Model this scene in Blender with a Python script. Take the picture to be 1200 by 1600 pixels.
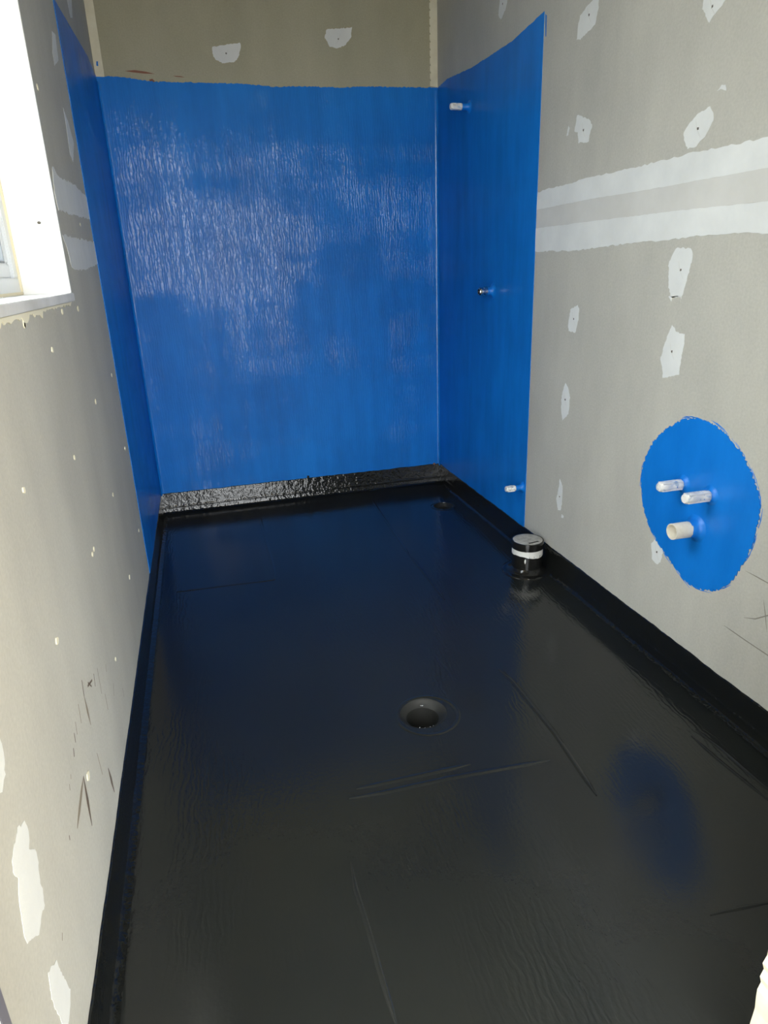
import bpy, bmesh, math, random
from mathutils import Vector, Matrix
from mathutils.geometry import tessellate_polygon
for _o in list(bpy.data.objects):
    bpy.data.objects.remove(_o)
random.seed(11)
SC = bpy.context.scene
COL = SC.collection

# ------------------------------------------------------------------ camera
W, WB, DR, DL, HB = 1.406, 1.8, 0.981, 0.936, 0.097      # room width, blue height, blue depths, upturn height
YF, ZC = -2.75, 2.4                                       # doorway wall, ceiling
cam_d = bpy.data.cameras.new('camera')
cam = bpy.data.objects.new('camera', cam_d)
COL.objects.link(cam)
cam.location = (0.2643, -3.2189, 1.0716)
cam.rotation_euler = (math.radians(70.024), math.radians(1.982), math.radians(-15.161))
cam_d.sensor_fit = 'VERTICAL'
cam_d.sensor_height = 36.0
cam_d.lens = 1051.9 / 1600 * 36.0
cam_d.clip_start = 0.02
SC.camera = cam

# ------------------------------------------------------------------ world and daylight
SKY = 21.5          # zenith luminance; an overcast sky falls to a third of it at the horizon
world = bpy.data.worlds.new('overcast_sky')
SC.world = world
world.use_nodes = True
bg = world.node_tree.nodes['Background']
bg.inputs[0].default_value = (0.93, 0.96, 0.98, 1)
_wn = world.node_tree
_tc = _wn.nodes.new('ShaderNodeTexCoord'); _sx = _wn.nodes.new('ShaderNodeSeparateXYZ')
_wn.links.new(_tc.outputs['Generated'], _sx.inputs[0])
_mr = _wn.nodes.new('ShaderNodeMapRange')
_mr.inputs['To Min'].default_value = SKY / 3
_mr.inputs['To Max'].default_value = SKY
_wn.links.new(_sx.outputs[2], _mr.inputs['Value'])
_wn.links.new(_mr.outputs[0], bg.inputs[1])
def portal(name, loc, rot, sx, sy):
    d = bpy.data.lights.new(name, 'AREA')
    d.shape = 'RECTANGLE'
    d.size, d.size_y = sx, sy
    d.cycles.is_portal = True
    o = bpy.data.objects.new(name, d)
    COL.objects.link(o)
    o.location, o.rotation_euler = loc, rot
portal('window_daylight_portal', (-0.16, -2.02, 1.6), (0, -math.pi / 2, 0), 1.1, 1.0)
portal('hall_daylight_portal', (0.75, -4.56, 1.18), (math.pi / 2, 0, 0), 3.9, 2.34)
sun_d = bpy.data.lights.new('sun', 'SUN')  # added sun, unseen; its warm bounce off the hall floor brightens the bathroom
sun_d.energy = 22.0
sun_d.angle = math.radians(1.0)
sun_d.color = (1.0, 0.90, 0.72)
sun = bpy.data.objects.new('sun', sun_d)
COL.objects.link(sun)
sun.location = (1.0, -12.0, 9.0)
sun.rotation_euler = (math.radians(28), 0, math.radians(4))
SC.view_settings.view_transform = 'Standard'
SC.view_settings.look = 'None'
SC.view_settings.gamma = 1.0
SC.view_settings.use_curve_mapping = False
SC.view_settings.exposure = -0.12
SC.cycles.use_denoising = True
SC.cycles.max_bounces = 14
SC.cycles.diffuse_bounces = 8
SC.cycles.sample_clamp_indirect = 10.0

# ------------------------------------------------------------------ traced outlines, metres on the wall or floor they lie on
RIGHT_PATCHES = [[(-1.2956,1.7358),(-1.2912,1.7229),(-1.291,1.7015),(-1.2794,1.67),(-1.2445,1.665),(-1.2053,1.6561),(-1.1856,1.6613),(-1.1897,1.6986),(-1.1981,1.7143),(-1.2364,1.7282),(-1.2617,1.732),(-1.2659,1.748)],[(-1.7199,1.5903),(-1.7188,1.5744),(-1.7347,1.5534),(-1.7464,1.543),(-1.7567,1.5504),(-1.776,1.5595),(-1.789,1.5689),(-1.7898,1.5841),(-1.7256,1.6022)],[(-1.2106,1.4697),(-1.283,1.4433),(-1.2988,1.4246),(-1.2873,1.4106),(-1.2835,1.387),(-1.2269,1.3944),(-1.22,1.422),(-1.2012,1.4286)],[(-1.7773,1.3771),(-1.7911,1.3671),(-1.7947,1.3481),(-1.7771,1.3238),(-1.7455,1.3034),(-1.7193,1.3048),(-1.7055,1.3201),(-1.6976,1.3397),(-1.7147,1.355),(-1.7437,1.3712)],[(-1.8192,1.4114),(-1.8238,1.3975),(-1.8073,1.4046),(-1.796,1.4035),(-1.8079,1.4116)],[(-1.7181,1.0916),(-1.7689,1.0885),(-1.7779,1.0756),(-1.7765,1.0588),(-1.7716,1.0361),(-1.763,1.0013),(-1.7559,0.9821),(-1.7164,0.9764),(-1.7025,1.0003),(-1.6931,1.0556),(-1.7058,1.0804)],[(-1.7311,0.9115),(-1.752,0.8961),(-1.7822,0.8923),(-1.7823,0.8588),(-1.7773,0.8196),(-1.7769,0.7944),(-1.7173,0.7782),(-1.7099,0.8066),(-1.6994,0.8232),(-1.7085,0.8611),(-1.7192,0.8873)],[(-1.2767,0.9406),(-1.2872,0.9316),(-1.2874,0.8993),(-1.2733,0.8578),(-1.2322,0.8606),(-1.2266,0.878),(-1.2367,0.9275)],[(-1.2326,0.694),(-1.253,0.6804),(-1.265,0.6511),(-1.2625,0.598),(-1.2256,0.5693),(-1.2127,0.609),(-1.2125,0.6487),(-1.2217,0.6798)],[(-1.2307,0.3657),(-1.2503,0.3473),(-1.2531,0.2831),(-1.2472,0.2564),(-1.2299,0.2506),(-1.2124,0.2865),(-1.2256,0.3317)],[(-1.2571,0.2468),(-1.2706,0.2444),(-1.2695,0.2346),(-1.2543,0.2316)],[(-1.7543,0.3435),(-1.7746,0.3382),(-1.7951,0.3294),(-1.788,0.2905),(-1.7762,0.2778),(-1.7529,0.2824),(-1.743,0.3257)],[(-1.1636,1.4501),(-1.1704,1.4406),(-1.1649,1.4229),(-1.1555,1.4228),(-1.1595,1.4374)],[(-1.7061,0.9792),(-1.7117,0.9748),(-1.7182,0.9659),(-1.719,0.975),(-1.7518,0.979),(-1.7518,0.9656),(-1.7536,0.982)],[(-0.6962,1.9322),(-0.7079,1.907),(-0.6993,1.8844),(-0.6593,1.8612),(-0.6369,1.8808),(-0.6453,1.9191),(-0.6545,1.9419)]]
RIGHT_BAND_LINES = [[(-0.9992,1.2865),(-1.034,1.2905),(-1.1336,1.2891),(-1.3023,1.2942),(-1.5471,1.2917),(-1.7257,1.2933),(-1.8501,1.2898),(-1.959,1.2889)],[(-1.0042,1.234),(-1.3098,1.2365),(-1.5881,1.2328),(-1.8001,1.2327),(-1.9705,1.2325)],[(-1.0096,1.177),(-1.4196,1.1762),(-1.7469,1.1742),(-1.9834,1.1699)],[(-1.0028,1.1036),(-1.2406,1.0993),(-1.5053,1.1084),(-1.6466,1.1104),(-1.822,1.1151),(-1.9417,1.1123),(-1.9958,1.1095)]]
ELLIPSE = [(-1.8334,0.6959),(-1.8879,0.7012),(-1.934,0.6946),(-1.9809,0.6734),(-2.0202,0.6466),(-2.0531,0.6141),(-2.0775,0.58),(-2.0895,0.5476),(-2.0906,0.5059),(-2.0839,0.4603),(-2.0682,0.404),(-2.0486,0.3612),(-2.0261,0.3274),(-1.993,0.3023),(-1.9485,0.2848),(-1.8989,0.2807),(-1.8518,0.2982),(-1.8016,0.3227),(-1.7483,0.3545),(-1.7055,0.3987),(-1.6779,0.4625),(-1.6718,0.5193),(-1.6918,0.5817),(-1.7309,0.6338),(-1.7866,0.6751)]
RIGHT_TOP = [(0.023,1.8097),(-0.131,1.8062),(-0.3803,1.7835),(-0.5647,1.7773),(-0.7521,1.7726),(-0.8472,1.7789),(-0.9684,1.79)]
PENCIL = [[(-2.0775,0.3912),(-2.11,0.3914),(-2.1432,0.3908),(-2.1875,0.3885)],[(-2.0394,0.2297),(-2.108,0.2277),(-2.1768,0.2274),(-2.2166,0.2252)],[(-2.0938,0.2792),(-2.1261,0.2928),(-2.1581,0.3183),(-2.1803,0.3402)],[(-2.1392,0.348),(-2.151,0.3172),(-2.1624,0.2797)]]
BLUE_SLIVER = [(-0.9877,1.781),(-0.9964,1.7751),(-0.9982,1.7201),(-0.994,1.7213)]
LEFT_PATCHES = [[(-1.0607,1.6607),(-1.0084,1.6682),(-1.0319,1.6055),(-1.1225,1.5721),(-1.1222,1.596)],[(-1.0994,1.4834),(-1.0504,1.462),(-1.0081,1.4176),(-1.0866,1.3617),(-1.1211,1.3763),(-1.0992,1.4459)],[(-0.5943,1.8906),(-0.4266,1.9403),(-0.5095,1.8498),(-0.5639,1.8357)],[(-2.514,0.5982),(-2.5172,0.5791),(-2.5276,0.5614),(-2.5449,0.5545),(-2.5758,0.5691),(-2.5369,0.6197)],[(-2.5098,0.4808),(-2.5057,0.4625),(-2.5213,0.4448),(-2.5021,0.4304),(-2.5043,0.4099),(-2.5144,0.3926),(-2.5139,0.3765),(-2.5201,0.3574),(-2.5361,0.3605),(-2.5554,0.3526),(-2.5733,0.3697),(-2.5903,0.381),(-2.5932,0.3943),(-2.5875,0.4163),(-2.579,0.4396),(-2.5656,0.4506),(-2.5757,0.4684),(-2.5711,0.4796),(-2.558,0.4844),(-2.5379,0.4898),(-2.5273,0.4912),(-2.5238,0.4832)],[(-2.5297,0.2771),(-2.5283,0.2584),(-2.5131,0.2029),(-2.5264,0.1917),(-2.5474,0.1865),(-2.5634,0.1811),(-2.5677,0.1935),(-2.5621,0.2084),(-2.569,0.2415),(-2.5717,0.2675),(-2.5597,0.2974)]]
LEFT_BANDS = [[(-1.4434,1.3068),(-1.3824,1.2914),(-1.1291,1.3004),(-0.9384,1.2928),(-0.9371,1.2336),(-1.2576,1.2202),(-1.4675,1.2151),(-1.4835,1.2494)],[(-1.4773,1.1637),(-0.9103,1.1706),(-0.919,1.1114),(-1.2483,1.0915),(-1.4279,1.0947),(-1.4437,1.1344)]]
DABS = [(-1.8303,0.9492),(-1.0486,0.798),(-1.4372,0.7848),(-1.8237,0.742),(-1.0288,0.5673),(-2.2137,0.7944),(-1.4307,0.5417),(-1.0349,0.2943),(-1.81,0.5414),(-1.8329,0.5393),(-1.6565,1.0089),(-1.4478,1.0045),(-2.0048,1.0073),(-1.4023,0.2925),(-2.2197,0.5556),(-1.8106,0.276),(-2.2186,0.2985),(-2.0066,1.0054),(-1.45,1.4534),(-1.1608,1.2043)]
SCUFFS = [(6,[(-2.1255,0.425),(-2.1327,0.3974)]),(4,[(-2.1327,0.3974),(-2.1303,0.3362)]),(4,[(-2.1795,0.4134),(-2.1861,0.3802)]),(4,[(-2.2182,0.4067),(-2.2237,0.3861)]),(5,[(-2.2387,0.4004),(-2.242,0.3846)]),(6,[(-2.2602,0.388),(-2.2657,0.3757)]),(4,[(-1.9955,0.3685),(-2.0027,0.3153)]),(4,[(-1.9762,0.2976),(-1.9773,0.2606)]),(4,[(-1.9154,0.3284),(-1.923,0.3141)]),(5,[(-2.0323,0.3791),(-2.0408,0.3566)]),(6,[(-2.0957,0.3926),(-2.0544,0.3793)]),(5,[(-2.0887,0.3964),(-2.0678,0.3743)]),(4,[(-2.1309,0.2766),(-2.1253,0.2241)]),(5,[(-2.0757,0.1976),(-2.0664,0.1323)]),(5,[(-2.2427,0.3193),(-2.2574,0.2311)]),(4,[(-2.2446,0.3178),(-2.3334,0.2976)]),(4,[(-2.3027,0.3729),(-2.3073,0.3678)]),(4,[(-2.3198,0.3696),(-2.3238,0.3612)]),(5,[(-2.374,0.3249),(-2.3763,0.3183)]),(3,[(-1.8793,0.2589),(-1.8983,0.2395)]),(3,[(-1.7932,0.1903),(-1.7947,0.1675)]),(4,[(-2.4894,0.2743),(-2.4957,0.2677)])]
BACK_PATCHES = [[(0.4564,1.9204),(0.4909,1.9271),(0.569,1.9386),(0.5679,1.9155),(0.556,1.8876),(0.5352,1.8714),(0.4903,1.8668),(0.4628,1.8791),(0.4559,1.8953)],[(0.9242,1.9984),(1.0327,2.0094),(1.0266,1.971),(1.0021,1.9475),(0.9673,1.9326),(0.9339,1.9394),(0.9156,1.9691)]]
BACK_TOP = [(0.005,1.8104),(0.0609,1.8076),(0.1198,1.8048),(0.1788,1.7976),(0.2268,1.7945),(0.3625,1.7956),(0.4759,1.7962),(0.5913,1.7945),(0.6954,1.7879),(0.8024,1.7927),(0.8835,1.7923),(0.9936,1.7926),(1.0777,1.7993),(1.1626,1.7989),(1.3979,1.802)]
RED = [[(0.1116,1.8284),(0.148,1.8326),(0.1906,1.8284),(0.2234,1.8217),(0.1823,1.8217),(0.1397,1.8248)],[(0.2911,1.817),(0.3206,1.8167),(0.3374,1.8127),(0.303,1.814)],[(0.1987,1.8014),(0.2113,1.805),(0.2198,1.7965),(0.2146,1.7941),(0.2003,1.796)]]
LEFT_TOP = [(0.0624,1.8247),(-0.2158,1.8196),(-0.5874,1.7955),(-0.86,1.7772),(-0.9305,1.7727)]
SEAMS = [(12,[(0.4563,-2.0786),(0.5337,-2.083),(0.6808,-2.0842),(0.8158,-2.0926),(0.9233,-2.1001)]),(12,[(0.4772,-2.0554),(0.6,-2.0568),(0.745,-2.0572)]),(8,[(0.4253,-2.2376),(0.4205,-2.3029),(0.4236,-2.3836),(0.4239,-2.4765),(0.4269,-2.5577)]),(10,[(0.9655,-1.7217),(0.9757,-1.7872),(0.9777,-2.0209),(0.9635,-2.2268)]),(7,[(0.9751,-1.7349),(0.9811,-1.8535),(0.9816,-2.0538)]),(10,[(0.9636,-0.8829),(0.9658,-0.9985),(0.9662,-1.2799)]),(10,[(0.9932,-0.0782),(0.9777,-0.4442),(0.9636,-0.8829)]),(12,[(0.4392,-0.0136),(0.436,-0.3719),(0.4341,-0.823),(0.4278,-0.9222)]),(12,[(0.4272,-0.9277),(0.2673,-0.9172),(0.0776,-0.9115)]),(10,[(1.305,-2.1078),(1.3153,-2.1878),(1.3175,-2.3177)]),(8,[(1.2794,-2.1244),(1.2821,-2.2066),(1.2938,-2.3429)]),(7,[(0.9973,-2.531),(1.0601,-2.5344),(1.1275,-2.5416)])]

# ------------------------------------------------------------------ materials
def mat(name, rough=0.7, col=(0.5, 0.5, 0.5), spec=0.5, metal=0.0):
    m = bpy.data.materials.new(name)
    m.use_nodes = True
    b = m.node_tree.nodes['Principled BSDF']
    b.inputs['Base Color'].default_value = (*col, 1)
    b.inputs['Roughness'].default_value = rough
    b.inputs['Specular IOR Level'].default_value = spec
    b.inputs['Metallic'].default_value = metal
    return m, m.node_tree, b
def nd(nt, t, **kw):
    n = nt.nodes.new(t)
    for k, v in kw.items():
        if k in n.inputs: n.inputs[k].default_value = v
        else: setattr(n, k, v)
    return n
def noise(nt, scale, detail=4, rough=0.55, vec=None, dist=0.0):
    n = nd(nt, 'ShaderNodeTexNoise')
    n.inputs['Scale'].default_value = scale
    n.inputs['Detail'].default_value = detail
    n.inputs['Roughness'].default_value = rough
    n.inputs['Distortion'].default_value = dist
    nt.links.new(vec if vec else pos(nt), n.inputs['Vector'])
    return n.outputs['Fac']
def pos(nt):
    for n in nt.nodes:
        if n.type == 'NEW_GEOMETRY': return n.outputs['Position']
    return nt.nodes.new('ShaderNodeNewGeometry').outputs['Position']
def mapped(nt, scale, rot=(0, 0, 0)):
    n = nd(nt, 'ShaderNodeMapping')
    n.inputs['Scale'].default_value = scale
    n.inputs['Rotation'].default_value = rot
    nt.links.new(pos(nt), n.inputs['Vector'])
    return n.outputs['Vector']
def ramp(nt, fac, stops):
    r = nd(nt, 'ShaderNodeValToRGB')
    e = r.color_ramp.elements
    while len(e) < len(stops): e.new(0.5)
    for i, (p, c) in enumerate(stops):
        e[i].position = p
        e[i].color = (*c, 1) if not isinstance(c, (int, float)) else (c, c, c, 1)
    nt.links.new(fac, r.inputs[0])
    return r.outputs[0]
def math_(nt, op, a, b):
    n = nd(nt, 'ShaderNodeMath', operation=op)
    for i, v in enumerate((a, b)):
        if isinstance(v, (int, float)): n.inputs[i].default_value = v
        else: nt.links.new(v, n.inputs[i])
    return n.outputs[0]
def mixc(nt, fac, a, b, mode='MIX'):
    n = nd(nt, 'ShaderNodeMix', data_type='RGBA', blend_type=mode)
    for i, v in ((0, fac), (6, a), (7, b)):
        if isinstance(v, (int, float)): n.inputs[i].default_value = v
        elif isinstance(v, tuple): n.inputs[i].default_value = (*v, 1)
        else: nt.links.new(v, n.inputs[i])
    return n.outputs[2]
def bump(nt, bsdf, h, strength, dist, prev=None):
    n = nd(nt, 'ShaderNodeBump')
    n.inputs['Strength'].default_value = strength
    n.inputs['Distance'].default_value = dist
    nt.links.new(h, n.inputs['Height'])
    if prev: nt.links.new(prev, n.inputs['Normal'])
    nt.links.new(n.outputs[0], bsdf.inputs['Normal'])
    return n.outputs[0]

def board_material(name, a, b):
    m, nt, s = mat(name, 0.75, spec=0.25)
    big = noise(nt, 1.6, 5, 0.6)
    streak = noise(nt, 3.0, 5, 0.6, mapped(nt, (2.2, 2.2, 1.0)))
    f = math_(nt, 'MULTIPLY_ADD', big, 0.55)
    nt.links.new(streak, f.node.inputs[2]); 
    c = ramp(nt, f, [(0.5, a), (1.0, b)])
    fine = noise(nt, 160, 2, 0.6)
    c = mixc(nt, 0.10, c, ramp(nt, fine, [(0.3, 0.25), (0.7, 0.75)]), 'OVERLAY')
    nt.links.new(c, s.inputs['Base Color'])
    bump(nt, s, fine, 0.12, 0.001)
    return m
BOARD = board_material('plasterboard_grey', (0.43, 0.425, 0.385), (0.515, 0.508, 0.455))
BOARD_BACK = board_material('plasterboard_tan_shaded', (0.36, 0.345, 0.25), (0.43, 0.41, 0.305))  # back-wall board; its shade is put into the darker, browner colour

def plaster_material(name, c0, c1):
    m, nt, s = mat(name, 0.6, spec=0.3)
    n = noise(nt, 9, 5, 0.6)
    nt.links.new(ramp(nt, n, [(0.3, c0), (0.7, c1)]), s.inputs['Base Color'])
    bump(nt, s, noise(nt, 45, 4, 0.6), 0.25, 0.002)
    return m
PLASTER = plaster_material('white_jointing_compound', (0.66, 0.68, 0.67), (0.75, 0.77, 0.755))
SKIM = plaster_material('thin_grey_skim', (0.575, 0.575, 0.545), (0.64, 0.64, 0.61))
DAB = plaster_material('cream_filler', (0.80, 0.76, 0.58), (0.86, 0.82, 0.66))

def wave(nt, vec, scale, dist, dscale):
    n = nd(nt, 'ShaderNodeTexWave', wave_type='BANDS', bands_direction='X', wave_profile='SIN')
    for k, v in (('Scale', scale), ('Distortion', dist), ('Detail', 3.0), ('Detail Scale', dscale), ('Detail Roughness', 0.6)):
        n.inputs[k].default_value = v
    nt.links.new(vec, n.inputs['Vector'])
    return n.outputs['Fac']
def blue_material(name, wrinkle, rough, wet, spots=()):
    m, nt, s = mat(name, 0.45, spec=0.2)
    # uneven coats, laid on in tall brush passes
    coat = noise(nt, 1.0, 6, 0.62, mapped(nt, (2.2, 2.2, 1.4)))
    st = noise(nt, 2.0, 5, 0.6, mapped(nt, (9, 9, 1.2)))
    f = math_(nt, 'ADD', math_(nt, 'MULTIPLY', coat, 0.65), math_(nt, 'MULTIPLY', st, 0.35))
    c = ramp(nt, f, [(0.34, (0.005, 0.135, 0.48)), (0.5, (0.006, 0.180, 0.62)), (0.66, (0.008, 0.225, 0.74))])
    nt.links.new(c, s.inputs['Base Color'])
    s.inputs['Roughness'].default_value = rough
    # wet, still glossy brush passes between duller dried ones; spots: (centre, radii, weight) of the wettest areas
    warp = nd(nt, 'ShaderNodeVectorMath', operation='MULTIPLY_ADD')
    nn = nd(nt, 'ShaderNodeTexNoise'); nn.inputs['Scale'].default_value = 5.0; nn.inputs['Detail'].default_value = 5.0
    nt.links.new(pos(nt), nn.inputs['Vector'])
    nt.links.new(nn.outputs['Color'], warp.inputs[0]); warp.inputs[1].default_value = (0.07, 0.07, 0.07)
    nt.links.new(pos(nt), warp.inputs[2])
    def pass_noise(sc, det):
        mp = nd(nt, 'ShaderNodeMapping'); mp.inputs['Scale'].default_value = sc
        nt.links.new(warp.outputs[0], mp.inputs['Vector'])
        return noise(nt, 1.0, det, 0.5, mp.outputs[0])
    up = pass_noise((7.0, 7.0, 1.6), 3)          # upright brush passes
    across = pass_noise((1.8, 1.8, 8.0), 3)      # passes laid across them
    raw = math_(nt, 'SUBTRACT', math_(nt, 'ADD', math_(nt, 'ADD', math_(nt, 'MULTIPLY', up, 0.75), math_(nt, 'MULTIPLY', across, 0.75)), math_(nt, 'MULTIPLY', noise(nt, 14.0, 6, 0.7), 0.4)), 0.45)
    for (cx, cz), (rx, rz), wt in spots:
        sp = nd(nt, 'ShaderNodeSeparateXYZ'); nt.links.new(warp.outputs[0], sp.inputs[0])
        dx = math_(nt, 'MULTIPLY', math_(nt, 'SUBTRACT', sp.outputs[0], cx + 0.035), 1 / rx)
        dz = math_(nt, 'MULTIPLY', math_(nt, 'SUBTRACT', sp.outputs[2], cz + 0.035), 1 / rz)
        d = math_(nt, 'SUBTRACT', 1.0, math_(nt, 'ADD', math_(nt, 'MULTIPLY', dx, dx), math_(nt, 'MULTIPLY', dz, dz)))
        d = math_(nt, 'MAXIMUM', d, 0.0)
        raw = math_(nt, 'ADD', raw, math_(nt, 'MULTIPLY', d, wt))
    patch = ramp(nt, raw, [(0.42, 0.05), (0.55, 0.35), (0.68, 1.0)])
    nt.links.new(math_(nt, 'MULTIPLY', patch, wet), s.inputs['Coat Weight'])
    s.inputs['Coat IOR'].default_value = 1.45
    s.inputs['Coat Roughness'].default_value = 0.075
    # vertical wrinkles of the reinforcing mat
    sep = nd(nt, 'ShaderNodeSeparateXYZ'); nt.links.new(pos(nt), sep.inputs[0])
    cmb = nd(nt, 'ShaderNodeCombineXYZ')
    nt.links.new(math_(nt, 'ADD', sep.outputs[0], sep.outputs[1]), cmb.inputs[0])
    nt.links.new(math_(nt, 'MULTIPLY', sep.outputs[2], 0.30), cmb.inputs[2])
    w = wave(nt, cmb.outputs[0], 27.0, 11.0, 1.2)
    n1 = bump(nt, s, w, wrinkle, 0.0011)
    n2 = bump(nt, s, noise(nt, 75, 4, 0.6), 0.5, 0.0011, n1)
    nt.links.new(n2, s.inputs['Coat Normal'])
    bump(nt, s, w, wrinkle * 0.12, 0.0011)
    return m
BLUE = blue_material('blue_membrane_wrinkled', 0.85, 0.5, 1.0, [((0.48, 1.12), (0.55, 0.30), 0.20), ((0.20, 1.25), (0.35, 0.5), 0.08), ((1.2, 1.33), (0.25, 0.16), 0.16), ((0.25, 0.45), (0.6, 0.4), -0.06),
    ((1.0, 0.93), (0.38, 0.20), -0.25), ((1.0, 0.3), (0.8, 0.5), -0.12), ((0.85, 1.72), (0.6, 0.3), -0.15)])
BLUE_SIDE = blue_material('blue_membrane_smooth', 0.35, 0.42, 0.25)
BLUE_FILLET = blue_material('blue_membrane_fillet', 0.1, 0.3, 1.0, [((0.7, 1.0), (3.0, 3.0), 1.0)])
BLUE_DOT, _nt, _s = mat('blue_membrane_brushed', 0.38, (0.006, 0.19, 0.66))
_c = ramp(_nt, noise(_nt, 2.0, 5, 0.6, mapped(_nt, (5, 5, 2))), [(0.35, (0.003, 0.170, 0.63)), (0.65, (0.005, 0.20, 0.71))])
_nt.links.new(_c, _s.inputs['Base Color'])
bump(_nt, _s, noise(_nt, 40, 4, 0.6, mapped(_nt, (1, 1, 0.3))), 0.2, 0.003)

def black_material(name, r0, r1, wr, fine, fdist=0.0015, k=1.0, fscale=85, fdet=4):
    m, nt, s = mat(name, 0.2, (0.026, 0.028, 0.026), spec=0.45)
    n = noise(nt, 1.7, 5, 0.55)
    nt.links.new(ramp(nt, n, [(0.35, (0.021 * k, 0.0235 * k, 0.0235 * k)), (0.65, (0.028 * k, 0.0305 * k, 0.0275 * k))]), s.inputs['Base Color'])
    rg = nd(nt, 'ShaderNodeMapRange')
    rg.inputs['From Min'].default_value = 0.35; rg.inputs['From Max'].default_value = 0.65
    rg.inputs['To Min'].default_value = r0; rg.inputs['To Max'].default_value = r1
    nt.links.new(noise(nt, 2.6, 4, 0.6), rg.inputs['Value'])
    nt.links.new(rg.outputs[0], s.inputs['Roughness'])
    w = wave(nt, mapped(nt, (1, 0.35, 0.35), (0, 0, 0.25)), 24.0, 12.0, 1.2)
    msk = ramp(nt, noise(nt, 1.9, 3, 0.5), [(0.45, 0.08), (0.62, 1.0)])
    n1 = bump(nt, s, math_(nt, 'MULTIPLY', w, msk), wr, 0.001)
    bump(nt, s, noise(nt, fscale, fdet, 0.6), fine, fdist, n1)
    return m
BLACK = black_material('black_membrane_floor', 0.09, 0.18, 0.22, 0.18, 0.0015, 0.6)
BLACK_UP = black_material('black_membrane_upturn', 0.05, 0.08, 0.0, 1.0, 0.0034, 0.35, 46, 2)
BLACK_PIPE, _n, _b = mat('black_membrane_gloss', 0.12, (0.011, 0.011, 0.010))
bump(_n, _b, noise(_n, 40, 4, 0.6), 0.35, 0.003)
BLACK_DULL, _n, _b = mat('black_membrane_dull', 0.55, (0.016, 0.0165, 0.015), spec=0.35)
bump(_n, _b, noise(_n, 60, 4, 0.6), 0.4, 0.002)
DARK, _n, _b = mat('bore_shadow_black', 0.5, (0.004, 0.004, 0.004))  # shade inside the outlet bore, painted as a near-black disc
WATER, _n, _b = mat('drain_water', 0.03, (0.008, 0.009, 0.008))
DROP, _n, _b = mat('silver_droplet_glint', 0.08, (0.8, 0.8, 0.82), metal=1.0)  # droplets at the drain rim; their glint is put into a silver colour
PVC, _n, _b = mat('cream_pvc', 0.35, (0.74, 0.70, 0.60))
_n.links.new(ramp(_n, noise(_n, 30, 4, 0.6), [(0.35, (0.66, 0.62, 0.52)), (0.65, (0.80, 0.77, 0.67))]), _b.inputs['Base Color'])
WHITE_PLUG, _n, _b = mat('white_plastic_plug', 0.4, (0.78, 0.78, 0.76))
_n.links.new(ramp(_n, noise(_n, 70, 4, 0.6), [(0.36, (0.42, 0.52, 0.62)), (0.46, (0.80, 0.80, 0.77))]), _b.inputs['Base Color'])
BLUE_SMEAR, _n, _b = mat('pale_blue_paint_smear', 0.35, (0.10, 0.33, 0.75))
CHROME, _n, _b = mat('chrome', 0.12, (0.62, 0.62, 0.63), metal=1.0)
CAPTOP, _n, _b = mat('dusty_grey_cap', 0.6, (0.42, 0.41, 0.37))
_n.links.new(ramp(_n, noise(_n, 60, 4, 0.7), [(0.35, (0.30, 0.29, 0.26)), (0.65, (0.50, 0.49, 0.45))]), _b.inputs['Base Color'])
BAREPIPE, _n, _b = mat('bare_white_pipe', 0.4, (0.74, 0.74, 0.70))
LINING, _n, _b = mat('primed_white_lining', 0.45, (0.88, 0.88, 0.86))
_n.links.new(ramp(_n, noise(_n, 2.5, 5, 0.6), [(0.3, (0.82, 0.82, 0.79)), (0.6, (0.90, 0.90, 0.89))]), _b.inputs['Base Color'])
SILL, _n, _b = mat('primed_sill_board', 0.5, (0.72, 0.72, 0.70))
_n.links.new(ramp(_n, noise(_n, 6, 5, 0.6), [(0.3, (0.60, 0.60, 0.57)), (0.6, (0.78, 0.78, 0.77))]), _b.inputs['Base Color'])
FRAME, _n, _b = mat('white_window_aluminium', 0.35, (0.70, 0.72, 0.74))
GASKET, _n, _b = mat('grey_gasket', 0.6, (0.22, 0.24, 0.26))
SEALANT, _n, _b = mat('cream_sealant', 0.5, (0.80, 0.72, 0.52))
TAPE, _n, _b = mat('cream_corner_bead', 0.55, (0.70, 0.665, 0.52))
_n.links.new(ramp(_n, noise(_n, 12, 4, 0.6), [(0.3, (0.64, 0.60, 0.46)), (0.65, (0.76, 0.73, 0.59))]), _b.inputs['Base Color'])
SCUFF, _n, _b = mat('brown_scuff', 0.7, (0.14, 0.11, 0.085))
SCUFF2, _n, _b = mat('faint_brown_scuff', 0.7, (0.25, 0.215, 0.165))
PENCIL_M, _n, _b = mat('pencil_grey', 0.6, (0.24, 0.225, 0.19))
RED_M, _n, _b = mat('red_brown_smear', 0.7, (0.24, 0.10, 0.06))
HOLE_M, _n, _b = mat('dark_screw_hole', 0.8, (0.10, 0.09, 0.07))
CEIL, _n, _b = mat('ceiling_board', 0.8, (0.60, 0.58, 0.53), spec=0.2)
_n.links.new(ramp(_n, noise(_n, 2, 4, 0.6), [(0.35, (0.20, 0.19, 0.165)), (0.65, (0.25, 0.24, 0.21))]), _b.inputs['Base Color'])
HALLW, _n, _b = mat('hall_wall_cream', 0.8, (0.74, 0.68, 0.54), spec=0.2)
_n.links.new(ramp(_n, noise(_n, 2, 4, 0.6), [(0.35, (0.72, 0.66, 0.52)), (0.65, (0.78, 0.72, 0.58))]), _b.inputs['Base Color'])
HALLF, _n, _b = mat('hall_floor_timber', 0.6, (0.5, 0.4, 0.26))
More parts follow.
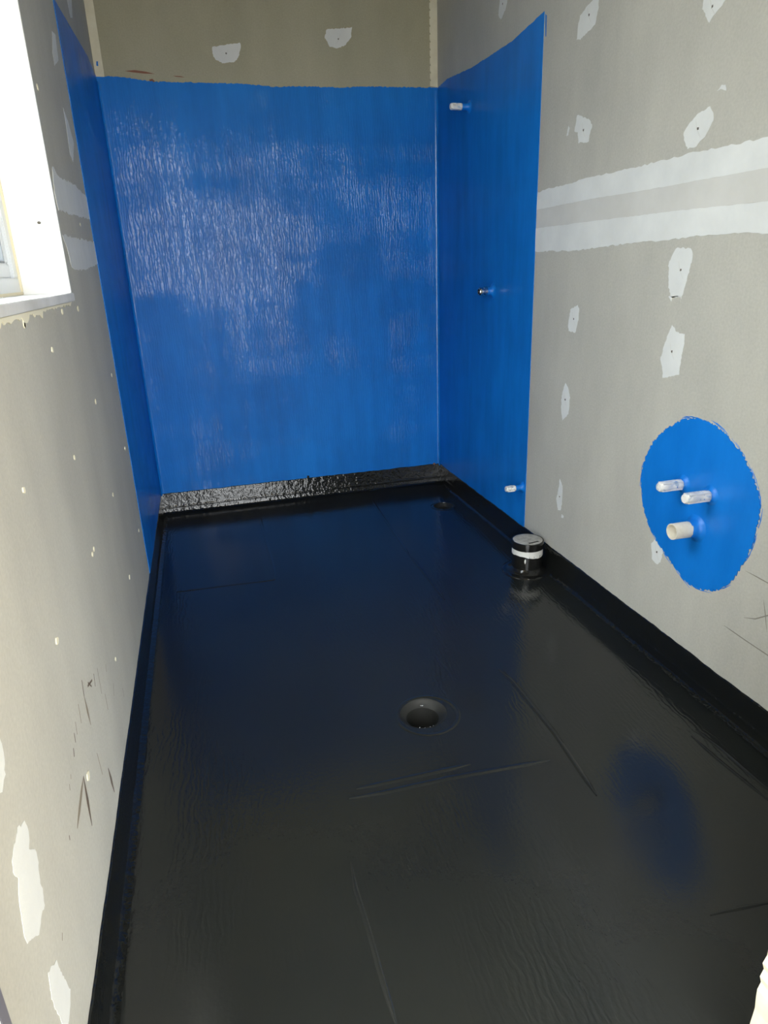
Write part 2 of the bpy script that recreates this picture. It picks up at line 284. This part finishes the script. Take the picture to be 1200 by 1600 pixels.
_n.links.new(ramp(_n, noise(_n, 3, 5, 0.6, mapped(_n, (8, 1, 1))), [(0.35, (0.30, 0.24, 0.16)), (0.65, (0.38, 0.31, 0.21))]), _b.inputs['Base Color'])
GROUND, _n, _b = mat('outdoor_gravel', 0.9, (0.36, 0.34, 0.30))
_n.links.new(ramp(_n, noise(_n, 8, 6, 0.7), [(0.35, (0.16, 0.16, 0.14)), (0.65, (0.26, 0.25, 0.22))]), _b.inputs['Base Color'])
JAMB, _n, _b = mat('raw_cream_jamb', 0.6, (0.80, 0.74, 0.55))
_n.links.new(ramp(_n, noise(_n, 14, 5, 0.6, mapped(_n, (1, 1, 0.3))), [(0.35, (0.74, 0.67, 0.46)), (0.65, (0.86, 0.82, 0.66))]), _b.inputs['Base Color'])
STRIP, _n, _b = mat('grey_edge_strip', 0.5, (0.13, 0.13, 0.16))
GLASS = bpy.data.materials.new('window_glass'); GLASS.use_nodes = True
_n = GLASS.node_tree; _n.nodes.remove(_n.nodes['Principled BSDF'])
_t = nd(_n, 'ShaderNodeBsdfTransparent'); _t.inputs[0].default_value = (0.93, 0.96, 0.97, 1)
_g = nd(_n, 'ShaderNodeBsdfGlossy'); _g.inputs['Roughness'].default_value = 0.02
_f = nd(_n, 'ShaderNodeFresnel')
_geo = nd(_n, 'ShaderNodeNewGeometry')
_mr = nd(_n, 'ShaderNodeMapRange'); _mr.inputs['To Min'].default_value = 1.5; _mr.inputs['To Max'].default_value = 1 / 1.5
_n.links.new(_geo.outputs['Backfacing'], _mr.inputs['Value']); _n.links.new(_mr.outputs[0], _f.inputs['IOR'])
_x = nd(_n, 'ShaderNodeMixShader')
_n.links.new(_f.outputs[0], _x.inputs[0]); _n.links.new(_t.outputs[0], _x.inputs[1]); _n.links.new(_g.outputs[0], _x.inputs[2])
_n.links.new(_x.outputs[0], _n.nodes['Material Output'].inputs[0])

# ------------------------------------------------------------------ mesh helpers
def link(name, me, m, parent=None, smooth=False):
    o = bpy.data.objects.new(name, me)
    COL.objects.link(o)
    if m: me.materials.append(m)
    if smooth:
        for p in me.polygons: p.use_smooth = True
    if parent: 
        o.parent = parent
        o.matrix_parent_inverse = Matrix.Translation(parent.location).inverted()
    return o
def from_bm(name, bm, m, parent=None, smooth=False):
    bmesh.ops.recalc_face_normals(bm, faces=bm.faces[:])
    me = bpy.data.meshes.new(name)
    bm.to_mesh(me); bm.free()
    return link(name, me, m, parent, smooth)
def box_into(bm, lo, hi):
    r = bmesh.ops.create_cube(bm, size=1.0)
    for v in r['verts']:
        v.co = Vector([lo[i] + (v.co[i] + 0.5) * (hi[i] - lo[i]) for i in range(3)])
def boxes(name, bs, m, parent=None, bevel=0.0):
    bm = bmesh.new()
    for lo, hi in bs: box_into(bm, lo, hi)
    if bevel:
        bmesh.ops.bevel(bm, geom=bm.edges[:], offset=bevel, segments=2, affect='EDGES')
    return from_bm(name, bm, m, parent)
def structure(o):
    o['kind'] = 'structure'
    return o
def rough_line(pts, step, amp, closed=True, rnd=random):
    out = []
    n = len(pts)
    for i in range(n if closed else n - 1):
        a, b = pts[i], pts[(i + 1) % n]
        d = math.dist(a, b)
        k = max(1, int(d / step))
        for j in range(k):
            t = j / k
            out.append((a[0] + (b[0] - a[0]) * t + rnd.uniform(-amp, amp), a[1] + (b[1] - a[1]) * t + rnd.uniform(-amp, amp)))
    if not closed: out.append(pts[-1])
    return out
def smooth_closed(pts, k=5):
    out = []
    n = len(pts)
    for i in range(n):
        p0, p1, p2, p3 = (Vector(pts[(i + q) % n]) for q in (-1, 0, 1, 2))
        for j in range(k):
            t = j / k
            out.append(tuple(0.5 * ((2 * p1) + (p2 - p0) * t + (2 * p0 - 5 * p1 + 4 * p2 - p3) * t * t + (3 * p1 - p0 - 3 * p2 + p3) * t ** 3)))
    return out
# a point (u, v) on a surface, h metres off it
def on(surf, u, v, h):
    return {'B': Vector((u, -h, v)), 'R': Vector((W - h, u, v)), 'L': Vector((h, u, v)), 'F': Vector((u, v, h))}[surf]
def film(name, surf, outline, h0, h1, m, parent):
    """a thin coat lying on a surface: the outline as a solid sheet from h0 to h1"""
    bm = bmesh.new()
    lo = [bm.verts.new(on(surf, u, v, h0)) for u, v in outline]
    hi = [bm.verts.new(on(surf, u, v, h1)) for u, v in outline]
    n = len(lo)
    for a, b, c in tessellate_polygon([[Vector((u, v, 0)) for u, v in outline]]):
        bm.faces.new((hi[a], hi[b], hi[c])); bm.faces.new((lo[c], lo[b], lo[a]))
    for i in range(n): bm.faces.new((lo[i], lo[(i + 1) % n], hi[(i + 1) % n], hi[i]))
    return from_bm(name, bm, m, parent)
def streak(name, surf, pts, width, h, m, parent, taper=True):
    """a drawn line or raised seam: a strip with a rounded ridge"""
    bm = bmesh.new()
    rows = []
    n = len(pts)
    for i, p in enumerate(pts):
        a = Vector(pts[max(0, i - 1)]); b = Vector(pts[min(n - 1, i + 1)])
        d = (b - a).normalized(); s = Vector((-d.y, d.x))
        w = width * (0.25 if taper and i in (0, n - 1) else 1.0) / 2
        row = []
        for t, hh in ((-1, 0.0), (-0.45, 0.8), (0, 1.0), (0.45, 0.8), (1, 0.0)):
            q = Vector(p) + s * w * t
            row.append(bm.verts.new(on(surf, q.x, q.y, 0.0002 + h * hh)))
        rows.append(row)
    for r, q in zip(rows, rows[1:]):
        for j in range(4): bm.faces.new((r[j], r[j + 1], q[j + 1], q[j]))
    return from_bm(name, bm, m, parent, True)
def dense(pts, step):
    out = []
    for a, b in zip(pts, pts[1:]):
        k = max(1, int(math.dist(a, b) / step))
        out += [(a[0] + (b[0] - a[0]) * j / k, a[1] + (b[1] - a[1]) * j / k) for j in range(k)]
    return out + [pts[-1]]
def lathe(name, prof, m, parent, origin, axis='Z', seg=32, wob=0.0, smooth=True):
    """prof: (radius, height) pairs turned about the axis; 'X' points out of the right wall"""
    bm = bmesh.new()
    rings = []
    for r, h in prof:
        ring = []
        for k in range(seg):
            a = 2 * math.pi * k / seg
            rr = r + (random.uniform(-wob, wob) if r > 1e-6 else 0)
            c = (rr * math.cos(a), rr * math.sin(a), h)
            if axis == 'X': c = (-h, rr * math.cos(a), rr * math.sin(a))
            ring.append(bm.verts.new(Vector(origin) + Vector(c)))
        rings.append(ring)
    for a, b in zip(rings, rings[1:]):
        for k in range(seg): bm.faces.new((a[k], a[(k + 1) % seg], b[(k + 1) % seg], b[k]))
    if prof[0][0] < 1e-5: bmesh.ops.remove_doubles(bm, verts=rings[0], dist=1e-5)
    if prof[-1][0] < 1e-5: bmesh.ops.remove_doubles(bm, verts=rings[-1], dist=1e-5)
    o = from_bm(name, bm, m, parent, smooth)
    if smooth:
        md = o.modifiers.new('edges', 'EDGE_SPLIT'); md.split_angle = math.radians(50)
    return o
def thing(name, label, cat, loc, group=None):
    o = bpy.data.objects.new(name, None)
    o.empty_display_size = 0.05
    COL.objects.link(o)
    o.location = loc
    o['label'], o['category'] = label, cat
    if group: o['group'] = group
    return o

# ------------------------------------------------------------------ room shell
WY0, WY1, WZ0, WZ1 = -2.50, -1.50, 1.042, 2.10            # window opening (the lined hole)
TH = 0.14
wall_back = structure(boxes('wall_back', [((-TH, 0, -0.1), (W + TH, TH, ZC))], BOARD_BACK))
wall_right = structure(boxes('wall_right', [((W, YF, -0.1), (W + TH, 0, ZC))], BOARD))
lo_z = WZ0 - 0.018
wall_left = structure(boxes('wall_left', [((-TH, YF, -0.1), (0, 0, lo_z)), ((-TH, YF, WZ1), (0, 0, ZC)),
    ((-TH, WY1, lo_z), (0, 0, WZ1)), ((-TH, YF, lo_z), (0, WY0, WZ1))], BOARD))
JL, JR, DH = 0.039, 0.868, 2.05
wall_front = structure(boxes('wall_front', [((-1.7, YF - 0.1, -0.1), (JL - 0.02, YF, ZC)), ((JR + 0.02, YF - 0.1, -0.1), (2.9, YF, ZC)),
    ((JL - 0.02, YF - 0.1, DH + 0.02), (JR + 0.02, YF, ZC))], BOARD))
structure(boxes('ceiling', [((-TH, YF, ZC), (W + TH, TH, ZC + 0.1))], CEIL))
# unseen adjoining hall the camera stands in; its rear opening is sized for light
structure(boxes('floor_hall', [((-1.7, -4.5, -0.1), (2.9, YF - 0.1, 0.0))], HALLF))
structure(boxes('ceiling_hall', [((-1.7, -4.5, ZC), (2.9, YF, ZC + 0.1))], HALLW))
structure(boxes('wall_hall_left', [((-1.8, -4.6, -0.1), (-1.7, YF, ZC))], HALLW))
structure(boxes('wall_hall_right', [((2.9, -4.6, -0.1), (3.0, YF, ZC))], HALLW))
structure(boxes('wall_hall_rear', [((-1.7, -4.6, -0.1), (-1.2, -4.5, ZC)), ((2.7, -4.6, -0.1), (2.9, -4.5, ZC)), ((-1.2, -4.6, 2.35), (2.7, -4.5, ZC))], HALLW))
structure(boxes('ground_outside', [((-14, -18, -0.5), (14, 10, -0.3))], GROUND))

# floor slab with the two waste holes left open
DRAIN, DRAIN2 = (0.700, -1.845), (1.287, -0.385)
DRR, DRR2 = 0.061, 0.047
bm = bmesh.new()
edges = []
def loop(pts):
    vs = [bm.verts.new((x, y, 0)) for x, y in pts]
    for i in range(len(vs)): edges.append(bm.edges.new((vs[i], vs[(i + 1) % len(vs)])))
loop([(0, 0), (W, 0), (W, YF), (JR, YF), (JR, YF - 0.1), (JL, YF - 0.1), (JL, YF), (0, YF)])
for (cx, cy), r in ((DRAIN, DRR), (DRAIN2, DRR2)):
    loop([(cx + r * math.cos(2 * math.pi * k / 48), cy + r * math.sin(2 * math.pi * k / 48)) for k in range(48)])
bmesh.ops.triangle_fill(bm, edges=edges, use_beauty=True)
for f in bm.faces:
    if f.normal.z < 0: f.normal_flip()
me = bpy.data.meshes.new('floor'); bm.to_mesh(me); bm.free()
floor = structure(link('floor', me, BLACK))
for w, pts in SEAMS:
    streak('membrane_seam', 'F', dense(pts, 0.04), w * 0.0012, 0.0018, BLACK, floor)

# black membrane turned up the walls
def upturn(name, surf, u0, u1, lean=0.0):
    n = int(abs(u1 - u0) / 0.012)
    prof = [(0.0, 1.0), (0.0035, 0.985), (0.0036, 0.96), (0.0038, 0.40), (0.004, 0.355), (0.0058, 0.325), (0.0058, 0.285), (0.0045, 0.26), (0.0046, 0.23), (0.0048, 0.10), (0.0055, 0.07), (0.0085, 0.025), (0.022, 0.003)]
    bm = bmesh.new(); rows = []
    walk = 0.0
    for i in range(n + 1):
        u = u0 + (u1 - u0) * i / n
        walk = 0.8 * walk + random.uniform(-0.0011, 0.0011)
        top = HB + walk
        rows.append([bm.verts.new(on(surf, u, (top * z if k < 2 else HB * z + (0.4 * walk if k < 11 else 0)), h + lean * (1 - z) * HB + 0.0002 + (random.uniform(-.00015, .00015) if 1 < k < 12 else 0)))
                     for k, (h, z) in enumerate(prof)])
    for a, b in zip(rows, rows[1:]):
        for k in range(len(prof) - 1): bm.faces.new((a[k], a[k + 1], b[k + 1], b[k]))
    return structure(from_bm(name, bm, BLACK_UP, None, True))
bb = upturn('baseboard_back', 'B', 0.0, W, 0.17)
upturn('baseboard_left', 'L', YF, 0.0)
upturn('baseboard_right', 'R', YF, 0.0)
film('membrane_nub', 'B', [(0.702, 0.09), (0.714, 0.09), (0.7135, 0.108), (0.7035, 0.109)], 0.001, 0.007, BLACK_UP, bb)
film('red_paint_speck', 'B', rough_line([(1.366, 0.094), (1.376, 0.093), (1.379, 0.101), (1.369, 0.103)], 0.004, 0.001), 0.001, 0.006, RED_M, bb)

# ------------------------------------------------------------------ blue membrane on the three shower walls
zl = HB - 0.012
def clampu(p, a, b): return (min(max(p[0], a), b), p[1])
top = [clampu(p, 0.0, W) for p in BACK_TOP]; top[0] = (0.0, top[0][1]); top[-1] = (W, top[-1][1])
film('blue_membrane', 'B', [(0.0, zl), (W, zl)] + rough_line(top, 0.006, 0.0022, False)[::-1], 0.0002, 0.0022, BLUE, wall_back)
top = [clampu(p, -DR, 0.0) for p in RIGHT_TOP]; top[0] = (0.0, WB); top[-1] = (-DR, top[-1][1])
film('blue_membrane', 'R', [(-DR, zl), (0.0, zl)] + rough_line(top, 0.01, 0.0012, False), 0.0002, 0.0022, BLUE_SIDE, wall_right)
top = [clampu(p, -DL, 0.0) for p in LEFT_TOP]; top[0] = (0.0, WB + 0.008); top[-1] = (-DL, top[-1][1])
film('blue_membrane', 'L', [(-DL, zl), (0.0, zl)] + rough_line(top, 0.01, 0.0012, False), 0.0002, 0.0022, BLUE_SIDE, wall_left)
# rounded fillets of membrane in the two internal corners
for x, sx, par in ((0.0, 1, wall_left), (W, -1, wall_right)):
    bm = bmesh.new(); rows = []
    for i in range(41):
        z = HB - 0.01 + (WB - HB) * i / 40
        rows.append([bm.verts.new((x + sx * (0.0023 + 0.013 * (1 - math.sin(a)) + random.uniform(0, .0006)), -(0.0023 + 0.013 * (1 - math.cos(a))), z))
                     for a in [math.pi / 2 * k / 5 for k in range(6)]])
    for a, b in zip(rows, rows[1:]):
        for k in range(5): bm.faces.new((a[k], a[k + 1], b[k + 1], b[k]))
    from_bm('membrane_fillet', bm, BLUE_FILLET, par, True)
ell = rough_line(smooth_closed(ELLIPSE, 4), 0.0035, 0.0034)
film('blue_membrane_patch', 'R', ell, 0.0002, 0.0018, BLUE_DOT, wall_right)
sm = smooth_closed(ELLIPSE, 6)
cy_, cz_ = sum(p[0] for p in sm) / len(sm), sum(p[1] for p in sm) / len(sm)
for k in range(46):
    i = random.choice([q for q in range(len(sm))])
    a, b = Vector(sm[i]), Vector(sm[(i + 2) % len(sm)])
    d = (b - a).normalized(); out = (a - Vector((cy_, cz_))).normalized()
    o0 = a + out * random.uniform(0.0005, 0.0055); L_ = random.uniform(0.012, 0.03)
    streak('brush_stroke', 'R', [tuple(o0 - d * L_ - out * 0.001), tuple(o0), tuple(o0 + d * L_ * 0.7 - out * 0.002)], random.uniform(0.0014, 0.003), 0.0006, BLUE_DOT, wall_right)
film('blue_paint_sliver', 'R', BLUE_SLIVER, 0.0002, 0.001, BLUE_DOT, wall_right)

# ------------------------------------------------------------------ jointing compound, patches and marks
bl = RIGHT_BAND_LINES
def ext(l): return [(-DR, l[0][1])] + [p for p in l if -DR > p[0]] + [(-2.3, l[-1][1] - 0.001), (YF, l[-1][1])]
def band(name, a, b, ra, rb, h, m):
    A = rough_line(ext(a), 0.012, ra, False); B = rough_line(ext(b), 0.012, rb, False)
    return film(name, 'R', A + B[::-1], 0.0002, h, m, wall_right)
band('joint_compound', bl[0], bl[1], 0.0022, 0.0005, 0.0013, PLASTER)
band('joint_skim', bl[1], bl[2], 0.0005, 0.0005, 0.0009, SKIM)
band('joint_compound', bl[2], bl[3], 0.0005, 0.0024, 0.0013, PLASTER)
for pts, m in zip(LEFT_BANDS, (PLASTER, PLASTER)):
    film('joint_compound', 'L', [clampu(p, -1.495, -DL) for p in rough_line(pts, 0.012, 0.003)], 0.0002, 0.0012, PLASTER, wall_left)
for surf, lst, wall in (('R', RIGHT_PATCHES, wall_right), ('L', LEFT_PATCHES, wall_left), ('B', BACK_PATCHES, wall_back)):
    for pts in lst:
        o = film('plaster_patch', surf, rough_line(pts, 0.005, 0.0017), 0.0002, 0.0007, PLASTER, wall)
        us = [p[0] for p in pts]; vs = [p[1] for p in pts]
        cu, cv_ = sum(us) / len(us), sum(vs) / len(vs)
        if max(vs) - min(vs) > 0.05 and surf != 'L':
            s = 0.0025
            film('screw_dimple', surf, rough_line([(cu - s, cv_ - s), (cu + s, cv_ - s), (cu + s, cv_ + s), (cu - s, cv_ + s)], 0.003, 0.001), 0.0005, 0.0010, HOLE_M, o)
            d = 0.02
            streak('trowel_line', surf, [(cu - d * 0.6, cv_ - d), (cu + d * 0.2, cv_), (cu + d * 0.5, cv_ + d)], 0.0022, 0.0009, SKIM, o)
for u, v in DABS:
    k = random.uniform(0.7, 1.25)
    n = 9
    film('filler_dab', 'L', [(u + 0.0075 * k * math.cos(2 * math.pi * i / n) * random.uniform(.75, 1.2), v + 0.0062 * k * math.sin(2 * math.pi * i / n) * random.uniform(.75, 1.2)) for i in range(n)], 0.0002, 0.0018, DAB, wall_left)
edge = [(-2.45, 1.0235)] + [(-2.45 + 0.012 * k, 1.0205 - abs(random.gauss(0.004, 0.005)) * (1.0 if k < 50 else 0.35)) for k in range(1, 77)] + [(-1.52, 1.0235)]
film('sealant_smear', 'L', edge, 0.0002, 0.002, DAB, wall_left)
for w, pts in SCUFFS:
    streak('scuff_mark', 'L', dense(pts, 0.03), 0.0029 * w, 0.0002, SCUFF if w >= 5 else SCUFF2, wall_left)
for pts in PENCIL:
    streak('pencil_line', 'R', dense([p for p in pts if p[0] > YF], 0.02), 0.0028, 0.0002, PENCIL_M, wall_right)
for pts in RED:
    film('red_smear', 'B', pts, 0.0002, 0.0006, RED_M, wall_back)

# corner beads above the membrane
for n, (a, b) in enumerate(((0.0005, 0.033), (W - 0.035, W - 0.0005)), 1):
    if n == 1: edge_a, edge_b = [(a, 1.806), (a, ZC)], rough_line([(b, ZC), (b, 1.806)], 0.02, 0.0006, False)
    else:
        zz = [ZC - 0.0095 * k for k in range(int((ZC - 1.803) / 0.0095) + 1)]
        edge_b = []
        for k, z in enumerate(zz): edge_b += [(a + (0.004 if k % 3 == 0 else 0), z), (a + (0.004 if k % 3 == 0 else 0), z - 0.004), (a, z - 0.004)]
        edge_a = [(b, 1.803), (b, ZC)]
    structure(film('trim_%d' % n, 'B', edge_a + edge_b, 0.0002, 0.0026, TAPE, None))
    if n == 1:
        film('blue_paint_spot', 'B', rough_line([(0.010, 1.842), (0.017, 1.842), (0.018, 1.856), (0.011, 1.857)], 0.004, 0.001), 0.0027, 0.003, BLUE_DOT, bpy.data.objects['trim_1'])

# ------------------------------------------------------------------ window
win = bpy.data.objects.new('window_1', None); COL.objects.link(win); win.location = (-0.05, (WY0 + WY1) / 2, WZ0); structure(win)
XB = -0.098
lin = 0.012
boxes('reveal_lining', [((XB, WY1 - lin, WZ0), (0.002, WY1 - 0.0005, WZ1 - lin))], LINING, win, 0.0015)
boxes('reveal_lining', [((XB, WY0 + 0.0005, WZ0), (0.002, WY0 + lin, WZ1 - lin))], LINING, win, 0.0015)
boxes('reveal_lining', [((XB, WY0 + 0.0005, WZ1 - lin), (0.002, WY1 - 0.0005, WZ1 - 0.0005))], LINING, win, 0.0015)
boxes('window_sill', [((XB, WY0 + 0.0005, lo_z + 0.0005), (0.006, WY1 - 0.0005, WZ0))], SILL, win, 0.0015)
y0, y1, z0, z1 = WY0 + lin, WY1 - lin, WZ0, WZ1 - lin
XF = XB - 0.045
fw = 0.035
def rect_frame(name, x0, x1, y0, y1, z0, z1, w, m, parent, bevel=0.002):
    return boxes(name, [((x0, y0, z0), (x1, y1, z0 + w)), ((x0, y0, z1 - w), (x1, y1, z1)), ((x0, y0, z0 + w), (x1, y0 + w, z1 - w)), ((x0, y1 - w, z0 + w), (x1, y1, z1 - w))], m, parent, bevel)
fr = rect_frame('window_frame', XF, XB, y0, y1, z0, z1, fw, FRAME, win)
rect_frame('sealant_bead', XB - 0.001, XB + 0.004, y0 + 0.0002, y1 - 0.0002, z0 + 0.0002, z1 - 0.0002, 0.006, SEALANT, fr, 0.001)
ym = (y0 + y1) / 2
for a, b, dx in ((y0 + fw, ym + 0.02, 0.0), (ym - 0.02, y1 - fw, 0.018)):
    s = rect_frame('window_sash', XF + 0.004 + dx, XF + 0.020 + dx, a, b, z0 + fw, z1 - fw, 0.03, FRAME, win)
    rect_frame('gasket', XF + 0.008 + dx, XF + 0.0205 + dx, a + 0.03, b - 0.03, z0 + fw + 0.03, z1 - fw - 0.03, 0.004, GASKET, s, 0.0)
    boxes('glass_pane', [((XF + 0.010 + dx, a + 0.031, z0 + fw + 0.031), (XF + 0.014 + dx, b - 0.031, z1 - fw - 0.031))], GLASS, s)
bm = bmesh.new()
bmesh.ops.create_uvsphere(bm, u_segments=8, v_segments=6, radius=0.003)
for v in bm.verts: v.co = Vector((v.co.x * 1.3, v.co.y * 0.3, v.co.z)) + Vector((-0.036, WY1 - lin, 1.187))
from_bm('nail_hole', bm, HOLE_M, win, True)

# ------------------------------------------------------------------ doorway lining
door = bpy.data.objects.new('door_1', None); COL.objects.link(door); door.location = ((JL + JR) / 2, YF - 0.05, 0); structure(door)
boxes('door_jamb', [((JL - 0.02, YF - 0.1, 0.0), (JL, YF - 0.016, DH))], LINING, door, 0.001)
boxes('edge_strip', [((JL - 0.02, YF - 0.016, 0.0), (JL, YF, DH))], STRIP, door, 0.001)
bm = bmesh.new(); rows = []
for i in range(171):
    z = DH * i / 170
    j = random.uniform(-0.0035, 0.002)
    rows.append([bm.verts.new(c) for c in ((JR + j, YF + 0.004, z), (JR + j * 0.5, YF - 0.02, z), (JR, YF - 0.1, z), (JR + 0.02, YF - 0.1, z), (JR + 0.02, YF + 0.004, z))])
for a, b in zip(rows, rows[1:]):
    for k in range(5): bm.faces.new((a[k], a[(k + 1) % 5], b[(k + 1) % 5], b[k]))
bm.faces.new(rows[0]); bm.faces.new(rows[-1])
from_bm('door_jamb', bm, JAMB, door)
boxes('door_head', [((JL - 0.02, YF - 0.1, DH), (JR + 0.02, YF, DH + 0.02))], LINING, door, 0.001)

# ------------------------------------------------------------------ water pipe stubs coming out of the right wall
def stub(label, y, z, L, r, tip, cap_from, group, dz=0.0, socket=True):
    t = thing('water_pipe_stub', label, 'pipe', (W, y, z), group)
    def lx(name, prof, m, seg=20, wob=0.0): return lathe(name, prof, m, t, (W, y, z), 'X', seg, wob)
    lx('pipe', [(r * 2.0, 0.0023), (r * 1.5, 0.005), (r * 1.02, 0.011), (r * 0.95, L * 0.4), (r * 0.9, cap_from), (0, cap_from + 0.001)], BLUE_DOT, wob=0.0004)
    if tip == 'plug':
        p = lx('plug', [(r * 0.8, cap_from - 0.004), (r * 1.06, cap_from), (r * 1.1, cap_from + 0.25 * (L - cap_from)), (r * 0.98, cap_from + 0.3 * (L - cap_from)), (r * 0.98, cap_from + 0.6 * (L - cap_from)), (r * 1.08, cap_from + 0.64 * (L - cap_from)), (r * 1.02, L - 0.004), (r * 0.8, L), (0, L)], WHITE_PLUG, 12)
        # four moulded grip ribs
        for k in range(4):
            a = math.pi / 4 + k * math.pi / 2
            c = Vector((0, math.cos(a), math.sin(a))) * r * 1.05
            bm = bmesh.new(); box_into(bm, (-L + 0.006, -0.0016, -0.0016), (-cap_from - 0.004, 0.0016, 0.0016))
            for v in bm.verts: v.co += Vector((W, y, z)) + c
            from_bm('grip_rib', bm, WHITE_PLUG, p)
    elif tip == 'chrome':
        p = lx('chrome_nut', [(r * 0.9, cap_from - 0.003), (r * 1.25, cap_from), (r * 1.25, cap_from + 0.012), (r * 1.05, cap_from + 0.014), (r * 1.05, L - 0.004), (r * 0.92, L), (r * 0.72, L), (r * 0.66, L - 0.012), (0, L - 0.012)], CHROME)
        lx('bore_shade', [(r * 0.64, L - 0.0115), (0, L - 0.0113)], DARK)
    return t
GW = 'capped water pipes of the right wall'
stub('white capped water pipe high up on the blue shower wall', -0.377, 1.654, 0.082, 0.0118, 'plug', 0.036, GW)
stub('small chrome-tipped mixer outlet halfway up the blue shower wall', -0.640, 0.969, 0.062, 0.0150, 'chrome', 0.030, None)
stub('white capped water pipe low on the blue shower wall near the floor', -0.958, 0.254, 0.074, 0.0110, 'plug', 0.036, GW)
stub('upper left white capped water pipe in the blue oval patch', -1.843, 0.530, 0.075, 0.0125, 'plug', 0.008, GW)
stub('right-hand white capped water pipe in the blue oval patch', -1.942, 0.531, 0.078, 0.0125, 'plug', 0.008, GW)
y, z = -1.906, 0.433
t = thing('waste_pipe', 'open cream plastic waste pipe at the bottom of the blue oval patch', 'pipe', (W, y, z))
lathe('paint_collar', [(0.036, 0.0019), (0.028, 0.006), (0.0225, 0.013), (0.0215, 0.024), (0.0206, 0.026)], BLUE_DOT, t, (W, y, z), 'X', 24, 0.0012)
lathe('pipe', [(0.0205, 0.002), (0.0205, 0.071), (0.0200, 0.072), (0.0180, 0.072), (0.0176, 0.070), (0.0172, 0.004), (0.0, 0.004)], PVC, t, (W, y, z), 'X', 32)

# ------------------------------------------------------------------ toilet waste pipe standing on the floor
px, py = 1.335, -1.15
t = thing('soil_pipe', 'short black coated soil pipe with a grey cap standing by the right wall', 'pipe', (px, py, 0))
lathe('base_flange', [(0.092, 0.0004), (0.090, 0.003), (0.080, 0.0045), (0.078, 0.0035), (0.070, 0.006), (0.062, 0.012), (0.0565, 0.020)], BLACK_PIPE, t, (px, py, 0), 'Z', 40, 0.0012)
lathe('pipe', [(0.0555, 0.004), (0.0555, 0.074)], BLACK_PIPE, t, (px, py, 0), 'Z', 40, 0.0004)
bm = bmesh.new(); lo, hi = [], []
for k in range(48):
    a = 2 * math.pi * k / 48
    d = Vector((math.cos(a), math.sin(a), 0)) * 0.0558
    lo.append(bm.verts.new(Vector((px, py, 0.068 + 0.004 * math.sin(2 * a + 0.6) + random.uniform(-.001, .001))) + d))
    hi.append(bm.verts.new(Vector((px, py, 0.096)) + d))
for k in range(48): bm.faces.new((lo[k], lo[(k + 1) % 48], hi[(k + 1) % 48], hi[k]))
from_bm('bare_pipe_band', bm, BAREPIPE, t, True)
cap = lathe('cap', [(0.0560, 0.094), (0.0580, 0.0925), (0.0580, 0.116), (0.0575, 0.120), (0.0530, 0.120)], BLACK_PIPE, t, (px, py, 0), 'Z', 40)
lathe('cap_top', [(0.0545, 0.1195), (0.0525, 0.1203), (0.030, 0.1208), (0.0, 0.1208)], CAPTOP, cap, (px, py, 0), 'Z', 32, 0.0008)
film('cap_scrape', 'F', [(px - 0.014, py - 0.041), (px + 0.028, py - 0.035), (px + 0.026, py - 0.028), (px - 0.014, py - 0.034)], 0.1207, 0.1213, BLACK_PIPE, cap)
bm = bmesh.new()
for a, zz, w, h in ((-2.15, 0.055, 0.05, 0.010),):
    vs = [bm.verts.new((px + 0.0563 * math.cos(a + da), py + 0.0563 * math.sin(a + da), zz + dz)) for da, dz in ((-w, -h * .3), (0, -h), (w, -h * .2), (w * .8, h * .6), (0, h), (-w, h * .4))]
    bm.faces.new(vs)
from_bm('white_chip', bm, BAREPIPE, t)

# ------------------------------------------------------------------ floor wastes
def drain(label, cx, cy, r, inner, depth, lip, nd_):
    t = thing('floor_drain', label, 'drain', (cx, cy, 0))
    lathe('lip', lip, BLACK, t, (cx + (0.010 if nd_ else 0), cy - (0.012 if nd_ else 0), 0), 'Z', 56)
    lathe('funnel', [(r + 0.001, 0.0003), (r - 0.002, -0.0005), (r - 0.004, -0.003), (inner + 0.004, -depth), (inner, -depth - 0.002), (inner - 0.001, -depth - 0.07)], BLACK_DULL, t, (cx, cy, 0), 'Z', 56)
    lathe('water', [(inner - 0.0012, -depth - 0.06), (0.0, -depth - 0.06)], WATER, t, (cx, cy, 0), 'Z', 40)
    for a, rr, s in nd_:
        bm = bmesh.new(); bmesh.ops.create_uvsphere(bm, u_segments=10, v_segments=7, radius=s)
        for v in bm.verts: v.co += Vector((cx + rr * math.cos(a), cy + rr * math.sin(a), -depth + 0.002))
        from_bm('droplet_glint', bm, DROP, t, True)
    return t
drain('large round floor drain in the middle of the black floor', DRAIN[0], DRAIN[1], DRR, 0.042, 0.014,
      [(0.083, 0.0003), (0.080, 0.0011), (0.077, 0.0013), (0.073, 0.0006), (0.0715, 0.0002)],
      [(1.35, 0.046, 0.0019), (1.25, 0.046, 0.0017), (-2.05, 0.044, 0.0018), (-1.75, 0.045, 0.0014), (-1.45, 0.045, 0.0018), (-1.25, 0.046, 0.0017)])
drain('small round floor drain in the far right corner of the black floor', DRAIN2[0], DRAIN2[1], DRR2, 0.034, 0.012,
      [(0.062, 0.0004), (0.058, 0.0022), (0.052, 0.0032), (0.0475, 0.0022), (0.047, 0.0004)], [])
